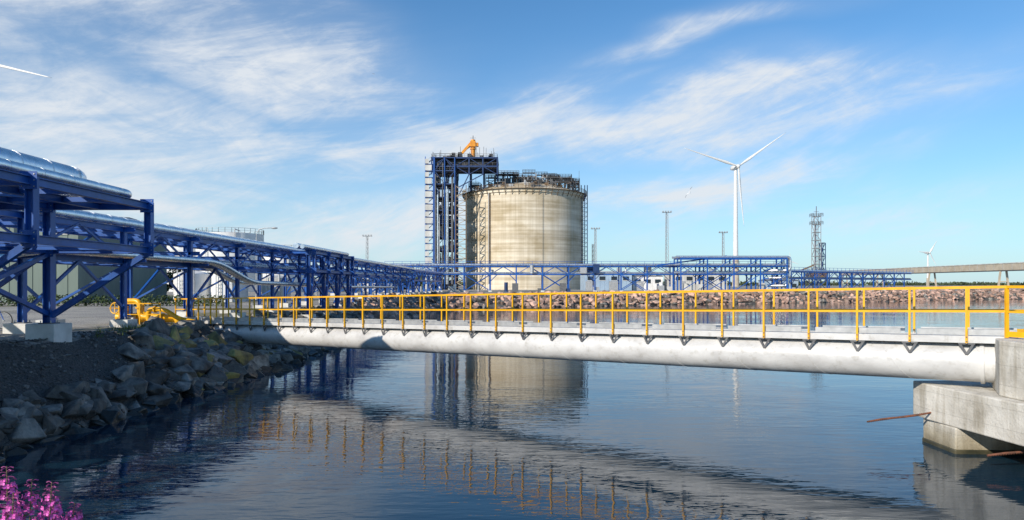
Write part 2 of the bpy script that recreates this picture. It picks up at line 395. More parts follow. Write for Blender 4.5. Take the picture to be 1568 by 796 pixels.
# ---------------------------------------------------------------- left pipe rack
pr=MB(); bl='blue_paint'
def footing(mb,x,y,s=.42,h=.42):
    z=gz(x,y); mb.box(x-s,x+s,y-s,y+s,z-.5,z+h,'footing'); mb.box(x-.2,x+.2,y-.2,y+.2,z+h,z+h+.03,'galv_dark')
    for ex in (-.15,.15):
        for ey in (-.15,.15): mb.cyl((x+ex,y+ey,z+h+.03),(x+ex,y+ey,z+h+.10),.018,'galv',6)
    return z+h
ZT,ZL=6.15,4.80
ycol=[11.2,17,23,29,35,41,47,53,59,65,71,77,83,89,95,101,107,113]
for yy in ycol:
    near=yy<60
    for x in (-19.6,-16.5):
        z0=footing(pr,x,yy,.38,.35)
        (pr.ibeam if near else pr.beam)((x,yy,z0),(x,yy,ZT-.11),.2,.2,bl,(1,0,0))
    for z in (ZT,ZL,ZT-.75):
        (pr.ibeam if near else pr.beam)((-20.0,yy,z),(-16.0,yy,z),.16,.2,bl)
    pr.beam((-19.6,yy+.02,2.9),(-16.5,yy+.02,4.6),.09,.09,bl)
for x in (-19.6,-16.5):
    for z in (ZT,ZL): 
        pr.ibeam((x,8,z),(x,60,z),.16,.22,bl); pr.beam((x,60,z),(x,116,z),.16,.22,bl)
for i,yy in enumerate(ycol[:-1]):
    y2=ycol[i+1]; ym=(yy+y2)/2
    for x in (-19.6,-16.5):
        if i%2==0:
            pr.beam((x,yy,2.8),(x,ym,ZL-.1),.1,.1,bl); pr.beam((x,y2,2.8),(x,ym,ZL-.1),.1,.1,bl)
        pr.beam((x,yy,ZL),(x,ym,ZT),.08,.08,bl); pr.beam((x,y2,ZL),(x,ym,ZT),.08,.08,bl)
    for k in (1,2,3): 
        yk=yy+(y2-yy)*k/4; pr.beam((-19.6,yk,ZT),(-16.5,yk,ZT),.1,.14,bl); pr.beam((-19.6,yk,ZL),(-16.5,yk,ZL),.1,.14,bl)
for x,r,dz in ((-16.75,.2,.32),(-17.5,.28,.4),(-18.4,.2,.32),(-19.1,.12,.24)):
    pr.tube([(x,6,ZT+dz),(x,50.3,ZT+dz),(x,50.9,ZT+dz),(x,116,ZT+dz)],r,'silver_clad',16,rings=1.2)
for x,r in ((-18.9,.14),(-18.3,.1),(-17.7,.2)):
    pr.tube([(x,6,ZL+.3),(x,116,ZL+.3)],r,'silver_clad',12,rings=1.5)
for k,x in enumerate((-15.7,-15.95,-16.22,-16.95,-17.3)):
    r=.12; z1=ZL+.22
    pr.tube([(x,8,3.9),(x,18,4.15),(x,23,z1),(x,36.5+k*.3,z1),(x+.1,41+k*.3,3.95),(x+.1,50,3.85),(x+.1,66,3.6),(x+.1,90,3.5)],r,'silver_clad',12,R=1.4,rings=1.0)
for yy in ycol[:9]: pr.beam((-16.5,yy,ZL+.02),(-15.55,yy,ZL+.02),.1,.14,bl)
def loop(xi,xo,yk,zt,zl,cols,pipes):
    for yy in yk:
        pr.ibeam((xi,yy,zt),(xo+.08,yy,zt),.18,.22,bl); pr.ibeam((xi,yy,zl),(xo+.08,yy,zl),.18,.22,bl)
        pr.ibeam((xo,yy,zl-.11),(xo,yy,zt+.11),.2,.2,bl,(1,0,0))
        z0=footing(pr,cols,yy,.42,.42)
        pr.ibeam((cols,yy,z0),(cols,yy,zt-.11),.24,.24,bl,(1,0,0))
        pr.beam((cols+.1,yy,z0+.25),(xo-.05,yy,zl-.1),.14,.16,bl)
        pr.beam((xi+.1,yy,z0+.6),(cols-.1,yy,zl-.1),.12,.12,bl)
        for x_,z_ in ((xo,zt),(xo,zl),(cols,zt),(cols,zl)):
            pr.box(x_-.2,x_+.2,yy-.125,yy-.113,z_-.2,z_+.2,bl)
            for bx_ in (-.14,.14):
                for bz_ in (-.14,0,.14): pr.cyl((x_+bx_,yy-.14,z_+bz_),(x_+bx_,yy-.125,z_+bz_),.016,'galv',6)
    y0,y1=yk[0],yk[-1]
    for x in (xo,cols,(xo+cols)/2,xi+.6):
        pr.ibeam((x,y0,zt-.003),(x,y1,zt-.003),.15,.2,bl)
    for x in (xo,cols): pr.ibeam((x,y0,zl-.003),(x,y1,zl-.003),.15,.2,bl)
    for i in range(len(yk)-1):
        a,b=yk[i],yk[i+1]; nk=3
        for k in range(1,nk): 
            q=a+(b-a)*k/nk; pr.beam((xi,q,zt-.01),(xo,q,zt-.01),.1,.13,bl); pr.beam((xi,q,zl-.01),(xo,q,zl-.01),.1,.13,bl)
        pr.beam((xi,a,zt+.02),(xo,b,zt+.02),.08,.05,bl)
        pr.beam((cols,a,2.9),(cols,b,zl-.1),.12,.12,bl); pr.beam((cols,b,2.9),(cols,a,zl-.1),.12,.12,bl)
    for x,r,yb,dz in pipes:
        pr.tube([(x,y0-2,zt+.11+dz+r),(x,yb,zt+.11+dz+r),(xi-1,yb,zt+.11+dz+r)],r,'silver_clad',18,R=r*3,rings=1.1,ringmat='silver_clad')
loop(-16.3,-10.9,[5.5,10.5,15.5,20.5],6.16,4.84,-13.9,((-11.25,.14,20.2,.04),(-11.95,.31,19.2,.12),(-13.0,.2,18.4,.06),(-14.4,.2,17.6,.06)))
loop(-16.3,-14.5,[50,54,58,62],6.2,4.84,-14.9,((-14.75,.16,61.5,.04),(-15.2,.2,60.8,.05)))
pr.build('pipe_rack')

# yellow valve manifold
vm=MB(); y='yellow_paint'; z0=gz(-18.5,34.5)
vm.tube([(-19.6,34.5,z0+.1),(-19.6,34.5,z0+1.15),(-18.7,34.3,z0+1.15),(-18.7,34.3,z0+.35),(-16.6,33.9,z0+.35),(-16.6,33.9,z0-.3)],.13,y,14,R=.3)
vm.tube([(-20.4,35.3,z0+.3),(-18.2,35.0,z0+.3),(-17.5,35.6,z0+.1)],.2,y,16,R=.4)
vm.tube([(-17.9,33.6,z0+.2),(-17.9,33.6,z0+.75),(-17.0,33.4,z0+.75),(-16.2,33.2,z0+.3),(-15.4,33.2,z0+.15)],.11,y,12,R=.3)
for p,ax,r in (((-19.6,34.5,z0+.55),(0,0,1),.2),((-19.6,34.5,z0+.85),(0,0,1),.2),((-18.7,34.3,z0+.8),(0,0,1),.2),((-18.2,34.2,z0+.35),(1,-.2,0),.2),((-17.4,34.05,z0+.35),(1,-.2,0),.2),((-19.2,35.15,z0+.3),(1,-.1,0),.29),((-18.7,35.08,z0+.3),(1,-.1,0),.29),((-17.5,33.5,z0+.75),(1,-.2,0),.17)):
    d=V(ax).normalized()*.03; p=V(p); vm.cyl(p-d,p+d,r,y,18)
    e1=V(ax).normalized().orthogonal().normalized(); e2=V(ax).normalized().cross(e1)
    for k in range(8): a_=k*math.pi/4; c=p+(e1*math.cos(a_)+e2*math.sin(a_))*(r*.82); vm.cyl(c-d*1.6,c+d*1.6,.014,'galv_dark',6)
vm.ball((-19.6,34.5,z0+.7),.21,y); vm.ball((-18.95,35.1,z0+.3),.3,y)
vm.cyl((-19.6,34.5,z0+.7),(-19.75,33.95,z0+.8),.04,y)
vm.ring((-19.75,33.95,z0+.8),.27,.028,y,(-.25,-.95,.1)); 
for k in range(4):
    a=k*math.pi/2; c=V((-19.75,33.95,z0+.8)); vm.beam(c,c+V((math.cos(a)*.26,-.05,math.sin(a)*.26)),.025,.025,y)
vm.cyl((-18.95,35.1,z0+.3),(-18.95,35.1,z0+1.0),.05,y); vm.ring((-18.95,35.1,z0+1.0),.24,.026,y,(0,0,1))
for k in range(4):
    a=k*math.pi/2; c=V((-18.95,35.1,z0+1.0)); vm.beam(c,c+V((math.cos(a)*.23,math.sin(a)*.23,0)),.025,.025,y)
for x in (-19.9,-18.4,-16.9): vm.beam((x,34.6,z0-.1),(x,34.6,z0+.25),.1,.1,y)
vm.rail([(-19.0,33.0,z0),(-17.0,33.0,z0)],1.05,y,.05,1.0,1)
vm.build('valve_manifold')

# ---------------------------------------------------------------- LNG tank
TX,TY,TR=4.4,243.0,20.9; ZB,ZR=2.0,34.2
tk=MB()
n_=96
for z0_,z1_,r,mt in ((ZB,ZR,TR,'tank_concrete'),(ZR+.003,ZR+1.0,TR+.45,'tank_concrete')):
    tk.cyl((TX,TY,z0_),(TX,TY,z1_),r,mt,n_)
vs=[];fs=[]; m_=8
for i in range(m_+1):
    t=i/m_; r=(TR)*(1-t); z=ZR+1+4.8*(1-(1-t)**2)
    for k in range(48): a=2*math.pi*k/48; vs.append((TX+r*math.cos(a),TY+r*math.sin(a),z))
for i in range(m_):
    for k in range(48): fs.append((i*48+k,i*48+(k+1)%48,(i+1)*48+(k+1)%48,(i+1)*48+k))
tk.add(vs,fs,'tank_concrete',True)
N=60; R1=TR+1.1
rim=[(TX+R1*math.cos(2*math.pi*k/N),TY+R1*math.sin(2*math.pi*k/N),ZR+1.1) for k in range(N)]
for k in range(N):
    a=2*math.pi*k/N; c,s_=math.cos(a),math.sin(a)
    tk.beam((TX+TR*c,TY+TR*s_,ZR-.9),(TX+R1*c,TY+R1*s_,ZR+.9),.14,.14,'brown_steel')
    a2=2*math.pi*(k+1)/N
    q=[(TX+rr*math.cos(t),TY+rr*math.sin(t),zz) for zz in (ZR+1.02,ZR+1.12) for rr,t in ((R1-.9,a),(R1+.1,a),(R1+.1,a2),(R1-.9,a2))]
    tk.add(q,[(3,2,1,0),(4,5,6,7),(1,2,6,5),(0,1,5,4),(2,3,7,6),(3,0,4,7)],'brown_steel')
tk.rail(rim,1.3,'brown_steel',.10,1.1,2,True)
def onwall(ang,r=TR): return TX+r*math.cos(ang),TY+r*math.sin(ang)
for ang,r,mt in ((-math.pi/2-.61,.16,'galv'),(-math.pi/2-.585,.12,'brown_steel'),(-math.pi/2+.27,.05,'galv_dark')):
    x,y_=onwall(ang,TR+.25); tk.cyl((x,y_,ZB),(x,y_,ZR+1),r,mt,8)
for dx in (-.7,.5,1.4):
    x,y_=onwall(-math.pi/2+1.22,TR+.6); tk.beam((x+dx,y_,ZB),(x+dx,y_,ZR+4),.28,.28,'blue_dark' if dx>0 else 'galv_dark')
x,y_=onwall(-math.pi/2+1.22,TR+.6)
for k in range(22):
    z=ZB+1.5*k; tk.beam((x-.8,y_,z),(x+1.5,y_,z),.15,.15,'blue_dark'); tk.beam((x-.8,y_-.1,z),(x+1.5,y_-.1,z+1.5),.1,.1,'galv_dark')
R=random.Random(3)
def dome_z(x,y):
    r=min(1,math.hypot(x-TX,y-TY)/TR); return ZR+1+4.8*(1-r*r)
for k in range(80):
    a=R.uniform(-math.pi,0); rr=R.uniform(.3,.95)*TR; x=TX+rr*math.cos(a); y_=TY+rr*math.sin(a); z=dome_z(x,y_)
    sx,sy,sz=R.uniform(.4,2.2),R.uniform(.4,1.5),R.uniform(.4,1.8)
    mt=R.choice(('galv','galv_dark','brown_steel','steel_dark','galv_dark'))
    t=R.random()
    if t<.35:
        tk.box(x-sx/2,x+sx/2,y_-sy/2,y_+sy/2,z-.3,z+sz,mt)
    elif t<.7:
        tk.cyl((x,y_,z-.5),(x,y_,z+sz*1.8),.18,mt,8); tk.tube([(x,y_,z+sz*1.2),(x+R.uniform(-4,4),y_,z+sz*1.2),(x+R.uniform(-4,4),y_+3,z)],.15,mt,6)
    else:
        w2=R.uniform(1.5,3); z2=z+R.uniform(1.5,3)
        tk.box(x-w2,x+w2,y_-1,y_+1,z2,z2+.12,'galv_dark')
        tk.rail([(x-w2,y_-1,z2),(x+w2,y_-1,z2),(x+w2,y_+1,z2),(x-w2,y_+1,z2)],1.1,'steel_dark',.09,1.0,1,True)
        for ex in (-w2,w2):
            for ey in (-1,1): tk.beam((x+ex,y_+ey,z-1),(x+ex,y_+ey,z2),.15,.15,'galv_dark')
        tk.beam((x-w2,y_-1,z),(x+w2,y_-1,z2),.1,.1,'brown_steel')
for (cx,hw,zt) in ((TX-6,4,41.4),(TX-1,3.2,40.4),(TX+12.3,3.6,40.2),(TX+8,2.4,38.6),(TX+17,1.6,38.4)):
    y_=TY-9; tk.box(cx-hw,cx+hw,y_-2,y_+2,zt,zt+.15,'galv_dark')
    tk.rail([(cx-hw,y_-2,zt),(cx+hw,y_-2,zt),(cx+hw,y_+2,zt),(cx-hw,y_+2,zt)],1.2,'steel_dark',.1,1,2,True)
    for ex in (-hw,0,hw):
        for ey in (-2,2): tk.beam((cx+ex,y_+ey,36),(cx+ex,y_+ey,zt),.2,.2,'galv_dark')
    tk.beam((cx-hw,y_-2,37),(cx,y_-2,zt),.12,.12,'galv_dark'); tk.beam((cx+hw,y_-2,37),(cx,y_-2,zt),.12,.12,'galv_dark')
    for k in range(4):
        ex=R.uniform(-hw,hw); tk.cyl((cx+ex,y_,37),(cx+ex,y_,zt+R.uniform(.3,1.4)),.22,R.choice(('galv','steel_dark','brown_steel')),8)
for px in (-17,-3,6,13,19): tk.cyl((TX+px,TY-5,ZR),(TX+px,TY-5,ZR+R.uniform(6,9.5)),.06,'galv_dark',5)
tk.build('gas_storage_tank')

# ---------------------------------------------------------------- process tower
pt=MB()
def frame(mb,xs_,ys_,zs_,mt,c=.35,bm=.28,floors=True,rails=True,diag=True,fm='galv_dark'):
    for x in xs_:
        for y_ in ys_: mb.beam((x,y_,zs_[0]),(x,y_,zs_[-1]),c,c,mt,(1,0,0))
    for li,z in enumerate(zs_[1:]):
        for y_ in ys_: mb.beam((xs_[0],y_,z),(xs_[-1],y_,z),bm,bm,mt)
        for x in xs_: mb.beam((x,ys_[0],z),(x,ys_[-1],z),bm,bm,mt)
        if floors: mb.box(xs_[0],xs_[-1],ys_[0],ys_[-1],z+.16,z+.22,fm)
        if rails: mb.rail([(xs_[0],ys_[0],z+.2),(xs_[-1],ys_[0],z+.2),(xs_[-1],ys_[-1],z+.2),(xs_[0],ys_[-1],z+.2)],1.1,'galv_dark',.08,1.5,1,True)
        if diag:
            for i in range(len(xs_)-1):
                a,b=(xs_[i],xs_[i+1]) if (li+i)%2 else (xs_[i+1],xs_[i]); mb.beam((a,ys_[0],zs_[li]),(b,ys_[0],z),.2,.2,mt)
            a,b=(ys_[0],ys_[-1]) if li%2 else (ys_[-1],ys_[0]); mb.beam((xs_[0],a,zs_[li]),(xs_[0],b,z),.2,.2,mt)
zsT=[2.2]+[2.2+4.3*k for k in range(1,11)]
frame(pt,[-25.2,-21.9,-18.6],[222,228,234],zsT,'blue_dark',.45,.32)
for x in (-25.2,-21.9,-18.6): pt.beam((x,221.7,2.2),(x,221.7,45.2),.22,.1,'blue_paint',(0,1,0))
for k in range(20):
    z=2.2+2.15*k; a,b=(-28,-25.7) if k%2 else (-25.7,-28)
    pt.beam((a,223,z),(b,223,z+2.15),1.0,.12,'galv'); pt.beam((a,222.4,z+1),(b,222.4,z+3.15),.08,.08,'galv')
    pt.box(-28.2,-25.5,222.0,224.6,z-.06,z+.06,'blue_paint')
    if k%2==0: pt.box(-28.25,-26.1,221.85,221.95,z+.1,z+1.9,'white_worn')
    else: pt.box(-28.25,-27.0,221.85,221.95,z+.2,z+1.7,'white_worn')
    pt.box(-28.3,-28.22,222,226,z+.2,z+1.5,'white_worn')
for x in (-28.2,-25.6):
    for y_ in (222.1,226): pt.beam((x,y_,2.2),(x,y_,45.5),.25,.25,'blue_paint',(1,0,0))
R=random.Random(5)
for k in range(120):
    x=R.uniform(-24.8,-19); z=R.choice(zsT[:-1]); h=R.uniform(1,3.9); r=R.uniform(.2,.9); y_=R.uniform(223,232)
    pt.cyl((x,y_,z+.2),(x,y_,z+h),r,R.choice(('galv_dark','steel_dark','galv','steel_dark','blue_dark','galv_dark')),10)
    if k%3==0: pt.beam((x,y_,z+1.5),(x+R.choice((-3,3)),y_,z+1.5),.2,.25,'galv_dark')
for k in range(9):
    x=R.uniform(-25,-18.8); pt.cyl((x,221.4,4),(x,221.4,R.uniform(25,44)),R.uniform(.12,.28),R.choice(('silver_clad','galv','galv_dark')),8)
frame(pt,[-26.2,-21.9,-18.6,-14,-9.5,-4.8],[222.5,229,236],[39.8,42.4,45.2],'blue_dark',.4,.5)
for x in (-14,-9.5,-4.8):
    for y_ in (229,236): pt.beam((x,y_,35.3),(x,y_,39.8),.4,.4,'blue_dark',(1,0,0))
pt.box(-21,-9,224,234,42.6,44.9,'steel_dark'); pt.box(-25.4,-22,224,234,42.6,44.9,'galv_dark')  # dark backing boxes added so the platform's interior reads as dark
pt.beam((-18.6,222.5,35),(-9.5,222.5,39.8),.3,.3,'blue_dark'); pt.beam((-18.6,222.5,30.5),(-14,222.5,39.8),.3,.3,'blue_dark')
for k in range(14):
    x=R.uniform(-26,-5); h=R.uniform(.6,2.0); pt.box(x-.6,x+.6,224,226,45.4,45.4+h,R.choice(('galv_dark','galv','steel_dark','steel_dark')))
for k in range(18):
    x=R.uniform(-28,-5); pt.cyl((x,223,45.4),(x,223,45.4+R.uniform(1.5,4)),.07,'galv_dark',5)
for k in range(21):
    z=3+1.55*k
    a,b=(-18.0,-15.0) if k%2 else (-15.0,-18.0); pt.beam((a,220.5,z),(b,220.5,z+1.55),.35,.18,'beige_conc')
    pt.beam((-18.2,220.2,z),(-14.8,220.2,z),.12,.16,'brown_steel')
for x in (-18.2,-14.8): pt.beam((x,220.2,2.2),(x,220.2,36),.22,.22,'brown_steel',(1,0,0))
pt.build('process_tower')
cr=MB(); o='orange_paint'
cr.cyl((-12.9,226,45.4),(-12.9,226,51.8),.75,o,14); cr.cyl((-12.9,226,48.6),(-12.9,226,49.0),1.0,o,14)
cr.box(-13.8,-12.0,224.9,227.1,49.4,51.2,o); cr.beam((-13.2,226,51.2),(-16.7,226,47.2),.6,.8,o); cr.beam((-13.2,226,50.0),(-15.6,226,48.3),.25,.25,'steel_dark')
cr.beam((-16.7,226,47.2),(-16.7,226,46.0),.3,.3,'steel_dark'); cr.cyl((-12.9,226,51.8),(-12.9,226,53.2),.12,'galv_dark',6)
cr.beam((-13.9,225.5,52.3),(-11.9,225.5,52.3),.08,.08,'galv_dark'); cr.box(-11.9,-11.1,225.2,226.8,49.6,50.7,o)
cr.build('pedestal_crane')

# ---------------------------------------------------------------- far pipe racks
def rack(x0,y0,x1,y1,zt,zl,step,pipes,wid=3,zb=2.2,mt='blue_paint',seed=1):
    m=MB(); a=V((x0,y0,0)); b=V((x1,y1,0)); L=(b-a).length; d=(b-a).normalized(); q=V((-d.y,d.x,0)); Rr=random.Random(seed)
    P=lambda s,o,z:a+d*s+q*o+V((0,0,z))
    ns=int(L/step)
    for o in (0,wid):
        for z in (zt,zl): m.beam(P(0,o,z),P(L,o,z),.2,.26,mt)
    for i in range(ns+1):
        s=min(L,i*step)
        for o in (0,wid): m.beam(P(s,o,zb-.3),P(s,o,zt),.26,.26,mt,d)
        for z in (zt,zl): m.beam(P(s,0,z),P(s,wid,z),.2,.2,mt)
        if i<ns:
            for o in (0,wid):
                m.beam(P(s,o,zl),P(s+step/2,o,zt),.13,.13,mt); m.beam(P(s+step,o,zl),P(s+step/2,o,zt),.13,.13,mt)
                if i%3==0: m.beam(P(s,o,zb+.2),P(s+step,o,zl),.15,.15,mt); m.beam(P(s+step,o,zb+.2),P(s,o,zl),.15,.15,mt)
                elif Rr.random()<.5: m.beam(P(s,o,zl-1.6),P(s+1.6,o,zl),.13,.13,mt); m.beam(P(s+step,o,zl-1.6),P(s+step-1.6,o,zl),.13,.13,mt)
        m.box(*(lambda p:(p.x-.4,p.x+.4,p.y-.4,p.y+.4))(P(s,0,0)),zb-.4,zb+.3,'footing')
    for o,z,r,pm in pipes: m.tube([P(-1,o,z),P(L+1,o,z)],r,pm,8)
    m.rail([P(0,-.5,zt+.05),P(L,-.5,zt+.05)],1.1,mt,.07,2.0,1)
    return m,P,L
m,P,L=rack(-29,156,62,157,8.0,6.2,6,((.4,8.4,.28,'silver_clad'),(1.2,8.35,.2,'silver_clad'),(2.2,8.45,.3,'galv'),(.5,6.5,.2,'silver_clad'),(1.4,6.5,.25,'galv'),(2.4,6.5,.15,'silver_clad')))
for s in (67,73,79,85,91):
    for o in (-3,0,3): m.beam(P(s,o,2),P(s,o,9.8),.26,.26,'blue_paint')
for z in (9.8,8.0,6.2):
    for o in (-3,0,3): m.beam(P(67,o,z),P(91,o,z),.2,.25,'blue_paint')
    for s in (67,73,79,85,91): m.beam(P(s,-3,z),P(s,3,z),.2,.25,'blue_paint')
for i,s in enumerate((67,73,79,85)): m.beam(P(s,-3,6.2),P(s+6,-3,9.8),.15,.15,'blue_paint'); m.beam(P(s,-3,2.4),P(s+6,-3,6.2) ,.15,.15,'blue_paint')
m.beam(P(62,-1,8.2),P(78,-1,10.4),.2,.3,'blue_paint')
for o,z,r in ((-2.5,10.1,.3),(-1.5,10.0,.22),(-2.2,8.4,.25),(-1,6.6,.3),(1,10.1,.25)): m.tube([P(66,o,z),P(92,o,z),P(92,o,z-3),P(88,o+2,z-3)],r,'silver_clad',10,rings=2.5)
Rr=random.Random(9)
for k in range(40):
    s=Rr.uniform(0,90); z=Rr.choice((2.2,2.2,6.4)); o=Rr.uniform(-1,3); h=Rr.uniform(.6,2.6)
    if Rr.random()<.5: m.cyl(P(s,o,z),P(s,o,z+h),Rr.uniform(.15,.5),Rr.choice(('galv','white_paint','silver_clad','blue_dark')),8)
    else: p=P(s,o,0); m.box(p.x-.7,p.x+.7,p.y-.5,p.y+.5,z,z+h*.8,Rr.choice(('galv','white_worn','blue_dark','galv_dark')))
m.build('pipe_rack')
m,P,L=rack(66,172,124,212,7.2,5.4,6,((.5,7.5,.25,'silver_clad'),(1.5,7.5,.25,'silver_clad'),(.8,5.7,.2,'galv')),seed=4); m.build('pipe_rack')
m,P,L=rack(-17,118,-16,156,6.2,4.6,6,((.5,6.5,.25,'silver_clad'),(1.5,6.5,.25,'silver_clad')),seed=6); m.build('pipe_rack')
m,P,L=rack(-31,105,-17,112,5.6,4.2,3.5,((.5,5.9,.22,'silver_clad'),(1.8,5.9,.2,'silver_clad'),(1,4.5,.2,'galv')),wid=5,seed=8)
for k in range(10):
    s=Rr.uniform(0,15); q=Rr.uniform(0,4); m.cyl(P(s,q,2),P(s,q,Rr.uniform(3.5,5.4)),.2,'silver_clad',8)
m.build('pipe_rack')

# ---------------------------------------------------------------- buildings
def shed(name,x0,x1,y0,y1,z1,wall,roof='roof_grey',rise=.8,wins=4,doors=1,win='window_dark'):
    m=MB(); z0=1.9; m.box(x0,x1,y0,y1,z0,z1,wall)
    ov=.25
    m.add([(x0-ov,y0-ov,z1+.003),(x1+ov,y0-ov,z1+.003),(x1+ov,y1+ov,z1+.003),(x0-ov,y1+ov,z1+.003),(x0-ov,(y0+y1)/2,z1+rise),(x1+ov,(y0+y1)/2,z1+rise)],[(3,2,1,0),(0,1,5,4),(2,3,4,5),(1,2,5),(3,0,4)],roof)
    Lx=x1-x0
    for k in range(int(Lx/1.2)): m.box(x0+k*1.2+.55,x0+k*1.2+.65,y0-.05,y0-.003,z0,z1-.1,wall)
    for k in range(wins):
        cx=x0+Lx*(k+.5)/wins; m.box(cx-.8,cx+.8,y0-.09,y0-.055,z1-1.9,z1-.9,win); m.box(cx-.9,cx+.9,y0-.12,y0-.092,z1-2.05,z1-1.95,'white_paint')
    for k in range(doors):
        cx=x0+Lx*(k+.25)/doors; m.box(cx-1.4,cx+1.4,y0-.10,y0-.056,z0,z0+2.9,'galv')
    m.box(x1-Lx*.3,x1-Lx*.2,y0+1,y0+2,z1,z1+rise+.7,'galv')
    m.build(name)
shed('industrial_building',20,33,188,200,7.0,'ltblue_clad','white_worn',.7,4,2)
shed('industrial_building',33.6,42,190,202,6.2,'white_paint','roof_grey',.6,3,1)
shed('industrial_building',43.5,58,184,195,6.9,'white_worn','roof_grey',.5,5,2)
shed('industrial_building',-75,-44.5,70,88,11.0,'green_clad','roof_grey',.6,8,2)
shed('industrial_building',-41,-31,160,170,6.5,'white_worn','roof_grey',.6,3,1)
shed('industrial_building',70,78,186,194,5.0,'ltblue_clad','roof_grey',.4,3,1)
def stank(x,y_,r,z1,mt,rise=.6,rails=True):
    m=MB(); z0=1.9; m.cyl((x,y_,z0),(x,y_,z1),r,mt,48); m.cyl((x,y_,z1),(x,y_,z1+rise),r*.995,mt,48,r2=r*.15)
    k=z0+2
    while k<z1: m.cyl((x,y_,k),(x,y_,k+.06),r+.03,mt,48,caps=True); k+=2
    N=int(2*math.pi*r/1.4); 
    if rails: m.rail([(x+r*math.cos(2*math.pi*i/N),y_+r*math.sin(2*math.pi*i/N),z1) for i in range(N)],1.1,'galv',.07,2,1,True)
    m.tube([(x+r*.5,y_-r*.9,z0),(x+r*.5,y_-r*.9,z1+.8),(x+r*.3,y_,z1+.8)],.12,'galv',8)
    Ld=-r-.25; m.beam((x-r*.35,y_+Ld*.95,z0),(x-r*.35,y_+Ld*.95,z1+1),.08,.08,'galv'); m.beam((x-r*.35+.5,y_+Ld*.95,z0),(x-r*.35+.5,y_+Ld*.95,z1+1),.08,.08,'galv')
    for i in range(int((z1-z0)/.4)): m.beam((x-r*.35,y_+Ld*.95,z0+i*.4),(x-r*.35+.5,y_+Ld*.95,z0+i*.4),.05,.05,'galv')
    m.build('storage_tank')
stank(-66,160,7.4,15.6,'white_paint'); stank(-80,168,7.2,15.4,'white_paint'); stank(-50,150,4.5,11.2,'white_paint')
stank(-35.6,76,1.9,5.0,'white_paint',.5,False); stank(-31.4,76,1.9,5.2,'white_paint',.5,False); stank(-27.6,80,1.6,4.6,'white_worn',.4,False)
def lamp(x,y_,h,arm=1.9):
    m=MB(); z0=gz(x,y_); m.cyl((x,y_,z0),(x,y_,z0+.6),.14,'galv',12); m.cyl((x,y_,z0+.6),(x,y_,z0+h-1),.09,'galv',12,r2=.06)
    pts=[(x,y_,z0+h-1.05),(x+.05,y_,z0+h-.5),(x+.35,y_,z0+h-.08),(x+.9,y_,z0+h+.05),(x+arm,y_,z0+h+.08)]
    m.sweep(pts,.05,'galv',8); m.ball((x+arm+.25,y_,z0+h+.06),.42,'galv',(1,.4,.28)); m.build('street_lamp')
lamp(-30.7,82,8.6)
def mast(x,y_,z1,w0=.9,w1=.5,top=True,mt='galv_dark'):
    m=MB(); z0=1.9; n=int((z1-z0)/1.3); pv=None
    for i in range(n+1):
        t=i/n; z=z0+(z1-z0)*t; w=w0+(w1-w0)*t; c=[V((x+w*math.cos(a),y_+w*math.sin(a),z)) for a in (-2.6,-.5,1.57)]
        if pv:
            for k in range(3): m.beam(pv[k],c[k],.11,.11,mt); m.beam(pv[k],c[(k+1)%3],.06,.06,mt); m.beam(c[k],c[(k+1)%3],.05,.05,mt)
        pv=c
    if top:
        m.box(x-1.4,x+1.4,y_-.3,y_+.3,z1,z1+.15,mt)
        for k in (-1.2,-.4,.4,1.2): m.box(x+k-.2,x+k+.2,y_-.6,y_-.3,z1+.15,z1+.5,'galv')
    m.build('lattice_mast')
mast(47.6,210,26.0,.7,.4,mt='galv'); mast(26.5,217,21.5,.6,.35,mt='galv'); mast(68,220,20.5,.5,.35,mt='galv'); mast(-42.4,200,18.0,.6,.35,mt='galv'); mast(24.3,205,16,.35,.35,False)
lt=MB(); X0,Y0=115,258
frame(lt,[X0-3.6,X0-.2,X0+2.8],[Y0-2.5,Y0+2.5],[2.2,6.5,8.5],'galv_dark',.35,.3)
frame(lt,[X0-1.2,X0+1.2],[Y0-1.2,Y0+1.2],[8.5,11.5,14.5,17.5,20.5,23.5,26.5,29.5],'galv',.2,.14,rails=False,fm='galv')
frame(lt,[X0+1.6,X0+3.0],[Y0-1,Y0+1],[8.5,11.5,14.5,17,19.5],'blue_dark',.22,.18,rails=False)
for zz in (26.5,29.5): lt.rail([(X0-1.8,Y0-1.8,zz),(X0+1.8,Y0-1.8,zz),(X0+1.8,Y0+1.8,zz),(X0-1.8,Y0+1.8,zz)],1.2,'galv_dark',.1,1,1,True)
lt.cyl((X0,Y0,29.5),(X0,Y0,33.5),.15,'galv_dark',6); lt.beam((X0-1,Y0,31.5),(X0+1,Y0,31.5),.1,.1,'galv_dark')
lt.cyl((X0-.3,Y0,9),(X0-.3,Y0,27),.35,'galv',8)
lt.beam((X0-6,Y0,9.2),(X0-1,Y0,11.2),.35,.5,'brown_steel'); lt.box(X0-3,X0+3,Y0-2.6,Y0+2.6,6.7,8.2,'brown_steel')
lt.build('loading_tower')
cv=MB(); a=V((176,196,10.2)); b=V((203,420,11.0)); 
cv.beam(a,b,3.0,2.4,'beige_conc'); cv.beam(a+V((0,0,1.35)),b+V((0,0,1.35)),3.3,.3,'white_worn'); cv.beam(a+V((0,0,-1.35)),b+V((0,0,-1.35)),2.6,.4,'galv_dark')
for k in range(40):
    t=k/40; p=a.lerp(b,t); cv.beam(p+V((-1.56,0,-1.1)),p+V((-1.56,0,1.1)),.1,.15,'galv')
for t in (.06,.26,.5,.75,.98):
    p=a.lerp(b,t)
    for dx in (-1.6,1.6): cv.beam(p+V((dx*.7,0,-1.5)),V((p.x+dx*1.4,p.y,0)),.5,.6,'beige_conc')
    cv.beam((p.x-1.6,p.y,5),(p.x+1.6,p.y,5),.3,.3,'beige_conc')
